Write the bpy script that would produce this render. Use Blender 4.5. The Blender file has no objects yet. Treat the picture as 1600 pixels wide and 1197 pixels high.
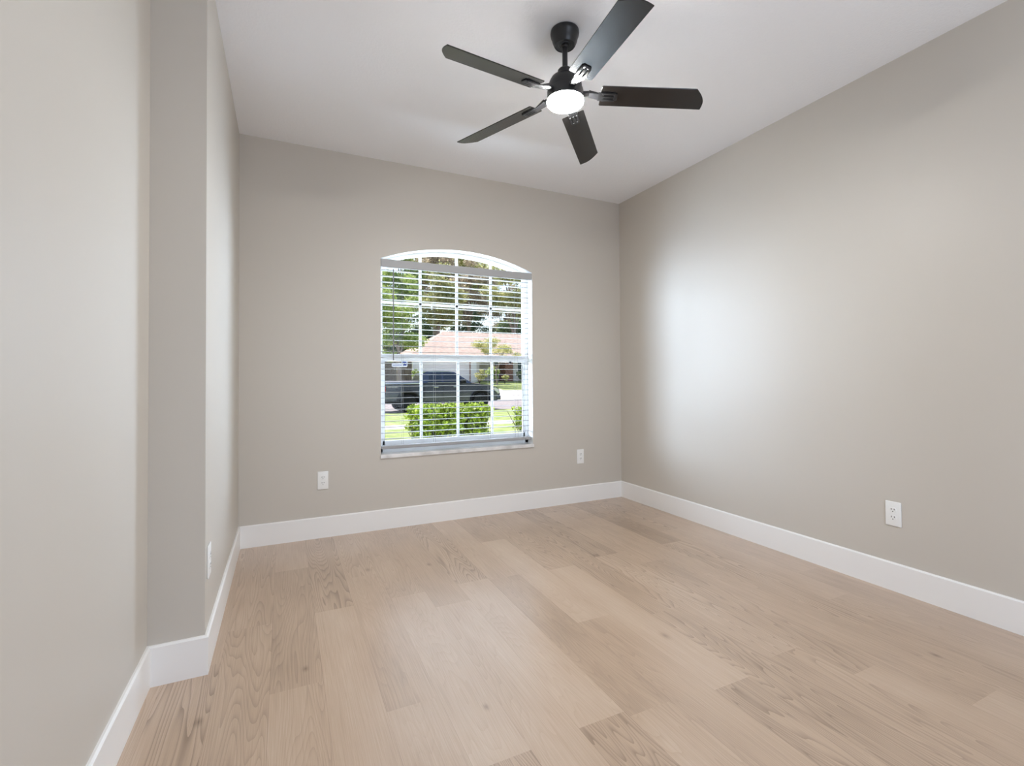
import bpy, bmesh, math, random
import numpy as np
from mathutils import Vector, Matrix

S = bpy.context.scene
C = S.collection
PI = math.pi
R = math.radians

# ------------------------------------------------------------------ camera, world, lights, exposure
W, D, H = 3.115, 3.632, 2.74          # room width, back wall distance, ceiling height
XN, YJ, YR = -0.178, 2.154, -1.7      # nearer left wall, the jog in it, rear wall

cam_d = bpy.data.cameras.new('camera'); cam = bpy.data.objects.new('camera', cam_d); C.objects.link(cam)
cam_d.sensor_fit = 'HORIZONTAL'; cam_d.sensor_width = 36.0
cam_d.lens = 751.76 / 1600 * 36.0
cam_d.shift_y = -19.13 / 1600
cam_d.clip_start = 0.02; cam_d.clip_end = 400
yaw, pit, rol = 0.443, 0.0154, -0.006
fw = Vector((math.sin(yaw) * math.cos(pit), math.cos(yaw) * math.cos(pit), math.sin(pit)))
rt = Vector((math.cos(yaw), -math.sin(yaw), 0)); up = rt.cross(fw)
r2 = rt * math.cos(rol) + up * math.sin(rol); u2 = -rt * math.sin(rol) + up * math.cos(rol)
M3 = Matrix((r2, u2, -fw)).transposed()
cam.matrix_world = Matrix.Translation((0.268, 0, 1.1068)) @ M3.to_4x4()
S.camera = cam

S.view_settings.view_transform = 'Standard'
S.view_settings.look = 'None'
S.view_settings.exposure = 0.18
S.view_settings.gamma = 1.0
S.view_settings.use_curve_mapping = False
try:
    S.cycles.use_denoising = True
    S.cycles.max_bounces = 14
    S.cycles.diffuse_bounces = 8
    S.cycles.transparent_max_bounces = 24
    S.cycles.caustics_reflective = False
    S.cycles.caustics_refractive = False
    S.cycles.sample_clamp_indirect = 6.0
except Exception:
    pass

SUN_EL, SUN_AZ = R(62), R(-20)        # high sun standing beyond the street, a little to the left
wd = bpy.data.worlds.new('sky'); S.world = wd; wd.use_nodes = True
nt = wd.node_tree; nt.nodes.clear()
sky = nt.nodes.new('ShaderNodeTexSky'); sky.sky_type = 'NISHITA'
sky.sun_disc = False; sky.sun_elevation = SUN_EL; sky.sun_rotation = SUN_AZ
sky.air_density = 1.0; sky.dust_density = 3.0; sky.ozone_density = 1.0
bg = nt.nodes.new('ShaderNodeBackground'); bg.inputs['Strength'].default_value = 0.30
wo = nt.nodes.new('ShaderNodeOutputWorld')
nt.links.new(sky.outputs[0], bg.inputs[0]); nt.links.new(bg.outputs[0], wo.inputs[0])


def lamp(name, kind, loc, aim, energy, color=(1, 1, 1), size=None, size_y=None, angle=None):
    l = bpy.data.lights.new(name, kind); l.energy = energy; l.color = color
    if size: l.shape = 'RECTANGLE'; l.size = size; l.size_y = size_y or size
    if angle: l.angle = angle
    o = bpy.data.objects.new(name, l); C.objects.link(o); o.location = loc
    o.rotation_euler = (Vector(aim) - Vector(loc)).to_track_quat('-Z', 'Y').to_euler()
    return o


sd = Vector((math.sin(SUN_AZ) * math.cos(SUN_EL), math.cos(SUN_AZ) * math.cos(SUN_EL), math.sin(SUN_EL)))
lamp('sunlight', 'SUN', sd * 60, (0, 0, 0), 5.8, (1.0, 0.95, 0.86), angle=R(0.6))
# added lamps out of view: three boost the window light, one fills from behind
lamp('window_fill_left', 'AREA', (-1.0, 5.25, 1.6), (3.1, 2.75, 1.35), 350, (0.80, 0.97, 1.25), 1.3, 1.6)  # added lamp, stands in for brighter sky and makes the right wall glow
lamp('window_fill_right', 'AREA', (3.85, 5.25, 1.6), (0.0, 2.6, 1.35), 260, (0.80, 0.97, 1.25), 1.2, 1.6)  # added lamp, brightens the left wall through the window
lamp('window_fill_below', 'AREA', (1.55, 5.0, -.12), (1.55, 3.6, 1.25), 310, (0.84, 0.98, 1.20), 3.0, 1.4)  # added lamp hidden below the sill, lifts ceiling and floor glow
lamp('rear_fill', 'AREA', (1.5, YR + .03, 1.1), (1.5, 3, 1.2), 43, (0.86, 0.99, 1.22), 1.6, 2.1)  # added fill lamp set in the rear opening


# ------------------------------------------------------------------ materials
def mat(name, color, rough=0.5, spec=0.5, metal=0.0, **kw):
    m = bpy.data.materials.new(name); m.use_nodes = True
    b = m.node_tree.nodes['Principled BSDF']
    b.inputs['Base Color'].default_value = (*color, 1)
    b.inputs['Roughness'].default_value = rough
    b.inputs['Metallic'].default_value = metal
    b.inputs['Specular IOR Level'].default_value = spec
    for k, v in kw.items():
        b.inputs[k.replace('_', ' ')].default_value = v
    return m


def bsdf(m): return m.node_tree.nodes['Principled BSDF']


def node(m, t, **props):
    n = m.node_tree.nodes.new(t)
    for k, v in props.items(): setattr(n, k, v)
    return n


def link(m, a, b): m.node_tree.links.new(a, b)


def mth(m, op, a, b=None, c=None, clamp=False):
    n = node(m, 'ShaderNodeMath', operation=op); n.use_clamp = clamp
    for i, v in enumerate((a, b, c)):
        if v is None: continue
        if isinstance(v, (int, float)): n.inputs[i].default_value = v
        else: link(m, v, n.inputs[i])
    return n.outputs[0]


def noise_bump(m, scale, strength, dist=0.01, detail=4):
    tc = node(m, 'ShaderNodeTexCoord'); nz = node(m, 'ShaderNodeTexNoise')
    nz.inputs['Scale'].default_value = scale; nz.inputs['Detail'].default_value = detail
    link(m, tc.outputs['Object'], nz.inputs['Vector'])
    bp = node(m, 'ShaderNodeBump'); bp.inputs['Strength'].default_value = strength
    bp.inputs['Distance'].default_value = dist
    link(m, nz.outputs['Fac'], bp.inputs['Height']); link(m, bp.outputs[0], bsdf(m).inputs['Normal'])
    return nz


def noise_color(m, scale, c1, c2, lo=0.35, hi=0.65, detail=5, stretch=None):
    tc = node(m, 'ShaderNodeTexCoord'); nz = node(m, 'ShaderNodeTexNoise')
    nz.inputs['Scale'].default_value = scale; nz.inputs['Detail'].default_value = detail
    v = tc.outputs['Object']
    if stretch:
        mp = node(m, 'ShaderNodeMapping'); mp.inputs['Scale'].default_value = stretch
        link(m, v, mp.inputs['Vector']); v = mp.outputs[0]
    link(m, v, nz.inputs['Vector'])
    cr = node(m, 'ShaderNodeValToRGB')
    cr.color_ramp.elements[0].position = lo; cr.color_ramp.elements[0].color = (*c1, 1)
    cr.color_ramp.elements[1].position = hi; cr.color_ramp.elements[1].color = (*c2, 1)
    link(m, nz.outputs['Fac'], cr.inputs[0]); link(m, cr.outputs[0], bsdf(m).inputs['Base Color'])


M = {}
M['wall'] = mat('greige_wall_paint', (0.545, 0.508, 0.452), 0.42, 0.35); noise_bump(M['wall'], 260, 0.05, 0.002, 2)
M['ceiling'] = mat('white_ceiling_paint', (0.875, 0.885, 0.905), 0.8, 0.2); noise_bump(M['ceiling'], 90, 0.35, 0.004, 4)
M['trim'] = mat('white_trim_paint', (0.82, 0.81, 0.79), 0.35, 0.4)
M['vinyl'] = mat('white_vinyl', (0.86, 0.87, 0.88), 0.35, 0.4)
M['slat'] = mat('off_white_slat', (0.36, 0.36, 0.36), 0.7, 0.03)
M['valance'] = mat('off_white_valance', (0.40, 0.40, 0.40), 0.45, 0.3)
M['plastic'] = mat('white_plastic', (0.80, 0.80, 0.78), 0.35, 0.5)
M['slot'] = mat('dark_slot', (0.05, 0.045, 0.04), 0.6)
M['wand'] = mat('clear_grey_wand', (0.22, 0.22, 0.22), 0.25, 0.5)
M['marble'] = mat('marble_sill', (0.7, 0.7, 0.68), 0.3, 0.5)
noise_color(M['marble'], 9, (0.50, 0.49, 0.47), (0.74, 0.73, 0.71), 0.3, 0.6)
M['black'] = mat('matte_black_metal', (0.012, 0.012, 0.013), 0.38, 0.5)
M['blade'] = mat('black_blade', (0.009, 0.008, 0.008), 0.24, 0.5, 0.0, IOR=1.6)
M['lens'] = mat('lit_lens', (1, 1, 1), 0.5)
bsdf(M['lens']).inputs['Emission Color'].default_value = (1.0, 0.995, 0.975, 1)
bsdf(M['lens']).inputs['Emission Strength'].default_value = 325
M['latch'] = mat('black_latch', (0.01, 0.01, 0.01), 0.5)


def glass_mat(name, tint):
    m = bpy.data.materials.new(name); m.use_nodes = True; t = m.node_tree; t.nodes.clear()
    o = t.nodes.new('ShaderNodeOutputMaterial'); mx = t.nodes.new('ShaderNodeMixShader')
    tr = t.nodes.new('ShaderNodeBsdfTransparent'); gl = t.nodes.new('ShaderNodeBsdfGlossy')
    tr.inputs[0].default_value = (*tint, 1); gl.inputs['Roughness'].default_value = 0.02
    lw = t.nodes.new('ShaderNodeLayerWeight'); lw.inputs[0].default_value = 0.5
    pw = t.nodes.new('ShaderNodeMath'); pw.operation = 'POWER'; pw.inputs[1].default_value = 5.0
    ma = t.nodes.new('ShaderNodeMath'); ma.operation = 'MULTIPLY_ADD'; ma.inputs[1].default_value = 0.6; ma.inputs[2].default_value = 0.008
    t.links.new(lw.outputs['Facing'], pw.inputs[0]); t.links.new(pw.outputs[0], ma.inputs[0])
    t.links.new(ma.outputs[0], mx.inputs[0]); t.links.new(tr.outputs[0], mx.inputs[1])
    t.links.new(gl.outputs[0], mx.inputs[2]); t.links.new(mx.outputs[0], o.inputs[0])
    return m


M['glass'] = glass_mat('window_glass', (0.97, 0.985, 0.98))


def floor_mat():
    m = mat('oak_planks', (0.5, 0.36, 0.25), 0.31, 1.0, 0.0, Coat_Weight=0.5, Coat_Roughness=0.27)
    at = node(m, 'ShaderNodeAttribute'); at.attribute_name = 'plank'
    sp = node(m, 'ShaderNodeSeparateColor'); link(m, at.outputs['Color'], sp.inputs[0])
    tone, rnd, rnd2 = sp.outputs[0], sp.outputs[1], sp.outputs[2]
    uv = node(m, 'ShaderNodeUVMap'); uv.uv_map = 'plank_uv'
    su = node(m, 'ShaderNodeSeparateXYZ'); link(m, uv.outputs[0], su.inputs[0])
    U, V = su.outputs[0], su.outputs[1]                      # metres across / along the plank
    off = mth(m, 'MULTIPLY', rnd, 37.0); off2 = mth(m, 'MULTIPLY', rnd2, 19.0)

    def vec(x, y, z):
        c = node(m, 'ShaderNodeCombineXYZ')
        for i, v in enumerate((x, y, z)):
            if isinstance(v, (int, float)): c.inputs[i].default_value = v
            else: link(m, v, c.inputs[i])
        return c.outputs[0]

    def noise(v, scale, detail, rough=0.55):
        n = node(m, 'ShaderNodeTexNoise'); n.inputs['Scale'].default_value = scale
        n.inputs['Detail'].default_value = detail; n.inputs['Roughness'].default_value = rough
        link(m, v, n.inputs['Vector']); return n.outputs['Fac']
    # broad cathedral figure: contour bands of a field stretched along the grain
    fld = noise(vec(mth(m, 'MULTIPLY_ADD', U, 9.5, off), mth(m, 'MULTIPLY_ADD', V, 0.75, off2), off), 1.0, 1.5, 0.35)
    ring = mth(m, 'FRACT', mth(m, 'MULTIPLY', fld, 34.0))
    ring = mth(m, 'POWER', ring, 3.0)
    # fine straight fibres
    fib = noise(vec(mth(m, 'MULTIPLY_ADD', U, 330.0, off), mth(m, 'MULTIPLY_ADD', V, 4.5, off2), off2), 1.0, 4, 0.65)
    # soft cloudy shading of the board
    cld = noise(vec(mth(m, 'MULTIPLY_ADD', U, 7.0, off2), mth(m, 'MULTIPLY_ADD', V, 2.2, off), off), 1.0, 3)
    a = mth(m, 'MULTIPLY', mth(m, 'MULTIPLY', ring, -0.42), mth(m, 'MULTIPLY', rnd2, mth(m, 'MULTIPLY_ADD', fib, 1.2, 0.2)))
    b = mth(m, 'MULTIPLY_ADD', fib, 0.44, -0.22)
    c = mth(m, 'MULTIPLY_ADD', cld, 0.34, -0.17)
    val = mth(m, 'ADD', mth(m, 'ADD', a, b), mth(m, 'ADD', c, tone))
    # thin seam round every board
    d1 = mth(m, 'MINIMUM', U, mth(m, 'SUBTRACT', 0.1776, U))
    seam = mth(m, 'LESS_THAN', d1, 0.0007)
    # a few knots at fixed places
    geo = node(m, 'ShaderNodeTexCoord'); P = geo.outputs['Object']
    kn = None
    for (kx, ky, rr) in ((0.02, 1.86, .011), (0.345, 2.02, .009), (1.745, 1.60, .014), (0.71, 2.90, .013), (1.05, 2.82, .011),
                         (2.03, 2.50, .012), (1.93, 2.72, .009), (1.80, 3.10, .010), (2.60, 1.02, .010), (0.885, 1.52, .009)):
        vm = node(m, 'ShaderNodeVectorMath', operation='SUBTRACT'); link(m, P, vm.inputs[0]); vm.inputs[1].default_value = (kx, ky, 0)
        vs = node(m, 'ShaderNodeVectorMath', operation='MULTIPLY'); link(m, vm.outputs[0], vs.inputs[0]); vs.inputs[1].default_value = (1.3, 0.75, 0)
        ln = node(m, 'ShaderNodeVectorMath', operation='LENGTH'); link(m, vs.outputs[0], ln.inputs[0])
        g = mth(m, 'SUBTRACT', 1.0, mth(m, 'DIVIDE', ln.outputs['Value'], rr * 2.6), clamp=True)
        g = mth(m, 'POWER', g, 1.6)
        kn = g if kn is None else mth(m, 'MAXIMUM', kn, g)
    kn = mth(m, 'MULTIPLY', kn, mth(m, 'MULTIPLY_ADD', fib, 1.2, 0.2), clamp=True)
    val = mth(m, 'SUBTRACT', val, mth(m, 'MULTIPLY', kn, 0.40))
    val = mth(m, 'SUBTRACT', val, mth(m, 'MULTIPLY', seam, 0.16))
    cr = node(m, 'ShaderNodeValToRGB'); link(m, val, cr.inputs[0])
    e = cr.color_ramp.elements
    e[0].position = 0.0; e[0].color = (0.14, 0.085, 0.05, 1)
    e[1].position = 1.0; e[1].color = (0.72, 0.60, 0.48, 1)
    x = e.new(0.5); x.color = (0.485, 0.352, 0.248, 1)
    link(m, cr.outputs[0], bsdf(m).inputs['Base Color'])
    bp = node(m, 'ShaderNodeBump'); bp.inputs['Strength'].default_value = 0.10; bp.inputs['Distance'].default_value = 0.002
    link(m, fib, bp.inputs['Height']); link(m, bp.outputs[0], bsdf(m).inputs['Normal'])
    return m


M['floor'] = floor_mat()


def leaf_mat(name, c1, c2, trans=0.45):
    m = bpy.data.materials.new(name); m.use_nodes = True; t = m.node_tree; t.nodes.clear()
    o = t.nodes.new('ShaderNodeOutputMaterial'); mx = t.nodes.new('ShaderNodeMixShader'); mx.inputs[0].default_value = trans
    at = t.nodes.new('ShaderNodeAttribute'); at.attribute_name = 'tint'
    mc = t.nodes.new('ShaderNodeMix'); mc.data_type = 'RGBA'
    mc.inputs[6].default_value = (*c1, 1); mc.inputs[7].default_value = (*c2, 1)
    t.links.new(at.outputs['Fac'], mc.inputs[0])
    p = t.nodes.new('ShaderNodeBsdfPrincipled'); p.inputs['Roughness'].default_value = 0.45
    tl = t.nodes.new('ShaderNodeBsdfTranslucent')
    t.links.new(mc.outputs[2], p.inputs['Base Color']); t.links.new(mc.outputs[2], tl.inputs[0])
    t.links.new(p.outputs[0], mx.inputs[1]); t.links.new(tl.outputs[0], mx.inputs[2]); t.links.new(mx.outputs[0], o.inputs[0])
    return m


M['leaf_bright'] = leaf_mat('bright_green_leaf', (0.20, 0.32, 0.07), (0.66, 0.72, 0.28))
M['leaf_olive'] = leaf_mat('olive_leaf', (0.26, 0.28, 0.10), (0.68, 0.66, 0.34))
M['leaf_tan'] = leaf_mat('tan_moss_leaf', (0.30, 0.24, 0.17), (0.72, 0.62, 0.48))
M['leaf_dark'] = leaf_mat('dark_green_leaf', (0.05, 0.09, 0.045), (0.26, 0.34, 0.18))
M['leaf_pale'] = leaf_mat('pale_yellow_leaf', (0.40, 0.42, 0.15), (0.80, 0.76, 0.42))
M['leaf_hedge'] = leaf_mat('hedge_leaf', (0.09, 0.16, 0.02), (0.50, 0.60, 0.06), 0.22)
M['bark'] = mat('grey_brown_bark', (0.27, 0.21, 0.17), 0.9, 0.2)
noise_color(M['bark'], 6, (0.16, 0.12, 0.10), (0.42, 0.34, 0.28), 0.35, 0.65, 4, (4, 4, 0.7))
M['stem'] = mat('dark_stem', (0.07, 0.055, 0.05), 0.9, 0.2)
M['lawn'] = mat('lawn_grass', (0.2, 0.32, 0.06), 0.9, 0.1)
noise_color(M['lawn'], 2.6, (0.17, 0.23, 0.075), (0.36, 0.39, 0.17), 0.3, 0.72, 10)
M['concrete'] = mat('pale_concrete', (0.60, 0.55, 0.52), 0.9, 0.2); noise_color(M['concrete'], 2, (0.52, 0.47, 0.45), (0.66, 0.61, 0.58))
M['asphalt'] = mat('asphalt', (0.27, 0.24, 0.25), 0.9, 0.2); noise_color(M['asphalt'], 5, (0.23, 0.205, 0.215), (0.32, 0.28, 0.285))
M['stucco'] = mat('pale_stucco', (0.62, 0.57, 0.55), 0.9, 0.2)
M['house_white'] = mat('white_house_trim', (0.80, 0.79, 0.80), 0.6, 0.3)
M['garage'] = mat('pale_garage_door', (0.78, 0.74, 0.75), 0.6, 0.3)
M['brick'] = mat('red_brown_brick', (0.27, 0.13, 0.10), 0.9, 0.2); noise_color(M['brick'], 8, (0.20, 0.10, 0.08), (0.34, 0.18, 0.14))
M['shingle'] = mat('terracotta_shingle', (0.5, 0.34, 0.28), 0.9, 0.2)
noise_color(M['shingle'], 3, (0.40, 0.29, 0.25), (0.54, 0.42, 0.37), 0.3, 0.7, 8, (1, 1, 3))
M['fence'] = mat('brown_fence_wood', (0.16, 0.12, 0.11), 0.9, 0.2); noise_color(M['fence'], 3, (0.10, 0.075, 0.07), (0.22, 0.17, 0.15), 0.35, 0.65, 4, (5, 5, 0.5))
M['housewin'] = mat('dark_house_window', (0.05, 0.09, 0.10), 0.15, 0.5)
M['car'] = mat('dark_blue_car_paint', (0.032, 0.037, 0.075), 0.22, 0.6, 0.0, Coat_Weight=1.0, Coat_Roughness=0.05)
M['carglass'] = mat('tinted_car_glass', (0.015, 0.02, 0.035), 0.05, 0.8)
M['chrome'] = mat('chrome', (0.75, 0.75, 0.78), 0.15, 0.5, 1.0)
M['tyre'] = mat('black_rubber', (0.02, 0.02, 0.022), 0.85, 0.2)
M['rim'] = mat('grey_alloy', (0.30, 0.30, 0.33), 0.35, 0.5, 0.8)
M['cover'] = mat('grey_bed_cover', (0.34, 0.33, 0.38), 0.5, 0.4)
M['tail'] = mat('red_tail_lens', (0.55, 0.03, 0.03), 0.2, 0.5)
M['headlamp'] = mat('clear_headlamp', (0.72, 0.68, 0.62), 0.15, 0.6)
M['under'] = mat('black_underbody', (0.012, 0.012, 0.014), 0.8, 0.2)
M['decal'] = mat('pale_decal', (0.62, 0.58, 0.62), 0.5, 0.3)
M['sticker'] = mat('white_sticker', (0.80, 0.82, 0.88), 0.5, 0.3)
M['stickerblue'] = mat('blue_print', (0.03, 0.06, 0.30), 0.5, 0.3)
M['stickertext'] = mat('grey_blue_print', (0.20, 0.20, 0.42), 0.5, 0.3)


# ------------------------------------------------------------------ mesh helpers
ORG = {}                                  # world origin of every thing, so its parts are stored relative to it


class MB:
    def __init__(s): s.bm = bmesh.new()

    def box(s, x0, x1, y0, y1, z0, z1, bevel=0.0, seg=2, rot=None):
        t = bmesh.new(); bmesh.ops.create_cube(t, size=1)
        for v in t.verts:
            v.co = Vector((x0 + (v.co.x + .5) * (x1 - x0), y0 + (v.co.y + .5) * (y1 - y0), z0 + (v.co.z + .5) * (z1 - z0)))
        if bevel: bmesh.ops.bevel(t, geom=t.edges[:], offset=bevel, segments=seg, profile=0.5, affect='EDGES')
        if rot is not None: bmesh.ops.transform(t, matrix=rot, verts=t.verts)
        s.add(t); return s

    def add(s, t):
        me = bpy.data.meshes.new('tmp'); t.to_mesh(me); t.free(); s.bm.from_mesh(me); bpy.data.meshes.remove(me)

    def lathe(s, prof, c=(0, 0, 0), n=48, axis='Z'):
        rings = []
        for r, z in prof:
            ring = []
            for i in range(n):
                a = 2 * PI * i / n; p = (r * math.cos(a), r * math.sin(a), z)
                if axis == 'Y': p = (p[0], z, p[1])
                if axis == 'X': p = (z, p[0], p[1])
                ring.append(s.bm.verts.new((c[0] + p[0], c[1] + p[1], c[2] + p[2])))
            rings.append(ring)
        for a, b in zip(rings, rings[1:]):
            for i in range(n):
                s.bm.faces.new((a[i], a[(i + 1) % n], b[(i + 1) % n], b[i]))
        if prof[0][0] > 1e-6: s.bm.faces.new(rings[0])
        if prof[-1][0] > 1e-6: s.bm.faces.new(rings[-1])
        return s

    def tube(s, pts, rad, n=8):
        pts = [Vector(p) for p in pts]; rings = []
        rad = rad if isinstance(rad, (list, tuple)) else [rad] * len(pts)
        for i, p in enumerate(pts):
            d = (pts[min(i + 1, len(pts) - 1)] - pts[max(i - 1, 0)]).normalized()
            a = d.cross(Vector((0, 0, 1)) if abs(d.z) < .9 else Vector((1, 0, 0))).normalized(); b = d.cross(a)
            rings.append([s.bm.verts.new(p + (a * math.cos(2 * PI * k / n) + b * math.sin(2 * PI * k / n)) * rad[i]) for k in range(n)])
        for a, b in zip(rings, rings[1:]):
            for i in range(n): s.bm.faces.new((a[i], a[(i + 1) % n], b[(i + 1) % n], b[i]))
        s.bm.faces.new(rings[0]); s.bm.faces.new(rings[-1]); return s

    def prism(s, poly, a0, a1, axis='Y', bevel=0.0, seg=2):
        """poly of 2-D points swept along an axis (Y: points are x,z; Z: x,y; X: y,z)"""
        t = bmesh.new()

        def P(p, a): return {'Y': (p[0], a, p[1]), 'Z': (p[0], p[1], a), 'X': (a, p[0], p[1])}[axis]
        A = [t.verts.new(P(p, a0)) for p in poly]; B = [t.verts.new(P(p, a1)) for p in poly]
        t.faces.new(A); t.faces.new(B)
        for i in range(len(poly)):
            j = (i + 1) % len(poly); t.faces.new((A[i], A[j], B[j], B[i]))
        bmesh.ops.recalc_face_normals(t, faces=t.faces)
        if bevel: bmesh.ops.bevel(t, geom=t.edges[:], offset=bevel, segments=seg, profile=0.5, affect='EDGES')
        s.add(t); return s

    def loft(s, secs, cap=True):
        rings = [[s.bm.verts.new(p) for p in sec] for sec in secs]; n = len(rings[0])
        for a, b in zip(rings, rings[1:]):
            for i in range(n): s.bm.faces.new((a[i], a[(i + 1) % n], b[(i + 1) % n], b[i]))
        if cap: s.bm.faces.new(rings[0]); s.bm.faces.new(rings[-1])
        return s

    def quad(s, *p): s.bm.faces.new([s.bm.verts.new(q) for q in p]); return s

    def build(s, name, m, parent=None, smooth=False, local=False, label=None):
        bmesh.ops.recalc_face_normals(s.bm, faces=s.bm.faces)
        if parent is not None and not local:
            bmesh.ops.translate(s.bm, vec=-ORG.get(parent.name, Vector()), verts=s.bm.verts)
        me = bpy.data.meshes.new(name); s.bm.to_mesh(me); s.bm.free()
        for x in (m if isinstance(m, list) else [m]): me.materials.append(x)
        if smooth:
            me.polygons.foreach_set('use_smooth', [True] * len(me.polygons))
            try: me.set_sharp_from_angle(angle=R(35))
            except Exception: pass
        o = bpy.data.objects.new(name, me); C.objects.link(o)
        if parent is not None: o.parent = parent; ORG[o.name] = ORG.get(parent.name, Vector())
        if label: o['label'] = label
        return o


def thing(name, label, cat, loc=(0, 0, 0), group=None):
    o = bpy.data.objects.new(name, None); C.objects.link(o); o.location = loc; o.empty_display_size = 0.1
    o['label'] = label; o['category'] = cat
    if group: o['group'] = group
    ORG[o.name] = Vector(loc); return o


def tag(o, label, cat, group=None, kind=None):
    o['label'] = label; o['category'] = cat
    if group: o['group'] = group
    if kind: o['kind'] = kind
    return o


def struct(o, label=None):
    o['kind'] = 'structure'
    if label: o['label'] = label
    return o


def copy_tree(o, parent=None):
    c = o.copy(); C.objects.link(c); c.parent = parent
    ORG[c.name] = ORG.get(o.name, Vector())
    for ch in list(o.children): copy_tree(ch, c)
    return c


# ------------------------------------------------------------------ room shell
# floor: boards 0.178 m wide and about 1.18 m long, laid towards the window wall
PW, PL = 0.1776, 1.182
rnd = random.Random(11)
first = {-2: 1.73, -1: 2.206, 0: 2.462, 1: 3.092, 2: 2.475, 3: 2.822, 4: 2.470, 5: 3.462, 6: 2.482, 7: 2.455, 8: 3.036, 9: 2.43, 10: 2.95, 11: 2.477,
         12: 2.269, 13: 1.998, 14: 2.472, 15: 2.68, 16: 2.958, 17: 2.4}
# tones read off the photograph, board by board from the window end
tones = {-1: [.58, .37, .5], 0: [.42, .47, .44], 1: [.53, .38, .52], 2: [.43, .53, .5], 3: [.55, .44, .50], 4: [.47, .57, .43], 5: [.38, .42, .58, .5],
         6: [.46, .60, .38], 7: [.42, .52, .38], 8: [.36, .60, .44, .5], 9: [.40, .43, .56], 10: [.36, .40, .44, .5], 11: [.36, .54, .46],
         12: [.40, .45, .39], 13: [.42, .44, .42], 14: [.28, .48, .41], 15: [.46, .47, .40], 16: [.42, .46, .36, .42], 17: [.40, .45, .45], -2: [.52, .6, .5]}
bm = bmesh.new(); col = bm.loops.layers.float_color.new('plank'); uvl = bm.loops.layers.uv.new('plank_uv')
for k in range(-2, 18):
    xa, xb = 0.046 + PW * k, 0.046 + PW * (k + 1)
    xa2, xb2 = max(xa, XN - .05), min(xb, W + .05)
    if xa2 >= xb2: continue
    y = first[k]
    while y < D + .02: y += PL
    yt, i = min(y, D + .03), 0
    y0 = y
    while yt > YR - .05:
        ya = max(y0 - PL, YR - .06)
        if yt - ya > 1e-4:
            vs = [bm.verts.new(p) for p in ((xa2, ya, 0), (xb2, ya, 0), (xb2, yt, 0), (xa2, yt, 0))]
            f = bm.faces.new(vs)
            tl = tones.get(k, [])
            t = tl[i] if i < len(tl) else rnd.uniform(.38, .55)
            rc = (.5 + (t - .46) * .65, rnd.random(), rnd.random(), 1)
            for l in f.loops:
                l[col] = rc; l[uvl].uv = (l.vert.co.x - xa, l.vert.co.y - (y0 - PL))
            i += 1
        yt = ya; y0 -= PL
me = bpy.data.meshes.new('floor'); bm.to_mesh(me); bm.free(); me.materials.append(M['floor'])
fl = bpy.data.objects.new('floor', me); C.objects.link(fl); struct(fl, 'light oak plank floor')
# solid slab under the boards
b = MB(); b.box(XN - .12, W + .12, YR - .12, D + .2, -.2, -.004); struct(b.build('floor_slab', M['concrete']))

b = MB(); b.box(XN - .12, W + .12, YR - .12, D + .2, H, H + .12); struct(b.build('ceiling', M['ceiling']), 'white ceiling')

# left wall with its jog: one outline swept up
b = MB(); b.prism([(XN, YR - .1), (XN, YJ), (0, YJ), (0, D), (-.36, D), (-.36, YR - .1)], -.02, H, 'Z')
struct(b.build('wall_left', M['wall']), 'greige left wall with a jog')
b = MB(); b.box(W, W + .12, YR - .1, D + .2, -.02, H); struct(b.build('wall_right', M['wall']), 'greige right wall')
# rear wall with the doorway to the hall
b = MB(); b.box(XN, .65, YR - .12, YR, -.02, H); b.box(2.35, W, YR - .12, YR, -.02, H); b.box(.65, 2.35, YR - .12, YR, 2.2, H)
struct(b.build('wall_rear', M['wall']))

# window wall with an arched opening
OX0, OX1, OZ0, OZS, RISE = 0.917, 2.185, 0.52, 2.006, 0.121
OXC = (OX0 + OX1) / 2; HW = (OX1 - OX0) / 2; RAD = (HW * HW + RISE * RISE) / (2 * RISE)


def arch(x, inset=0.0):
    r = RAD - inset
    return OZS + RISE - RAD + math.sqrt(max(r * r - (x - OXC) ** 2, 0))


TW = 0.20
bm = bmesh.new()
xs = [OX0 + (OX1 - OX0) * i / 36 for i in range(37)]
for yy in (D, D + TW):
    def q(*p): return bm.faces.new([bm.verts.new((x, yy, z)) for x, z in p])
    q((-.3, -.02), (OX0, -.02), (OX0, H), (-.3, H)); q((OX1, -.02), (W, -.02), (W, H), (OX1, H))
    q((OX0, -.02), (OX1, -.02), (OX1, OZ0), (OX0, OZ0))
    for a, c in zip(xs, xs[1:]): q((a, arch(a)), (c, arch(c)), (c, H), (a, H))


def rv(p0, p1):
    f = bm.faces.new([bm.verts.new((p0[0], D, p0[1])), bm.verts.new((p1[0], D, p1[1])), bm.verts.new((p1[0], D + TW, p1[1])), bm.verts.new((p0[0], D + TW, p0[1]))])
    f.material_index = 1


rv((OX0, OZ0), (OX0, OZS)); rv((OX1, OZS), (OX1, OZ0)); rv((OX1, OZ0), (OX0, OZ0))
for a, c in zip(xs, xs[1:]): rv((a, arch(a)), (c, arch(c)))
bmesh.ops.remove_doubles(bm, verts=bm.verts, dist=1e-5); bmesh.ops.recalc_face_normals(bm, faces=bm.faces)
me = bpy.data.meshes.new('wall_back'); bm.to_mesh(me); bm.free(); me.materials.append(M['wall']); me.materials.append(M['trim'])
o = bpy.data.objects.new('wall_back', me); C.objects.link(o); struct(o, 'greige window wall')

# baseboards with a small eased top edge
BT, BH = 0.0125, 0.1449


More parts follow.
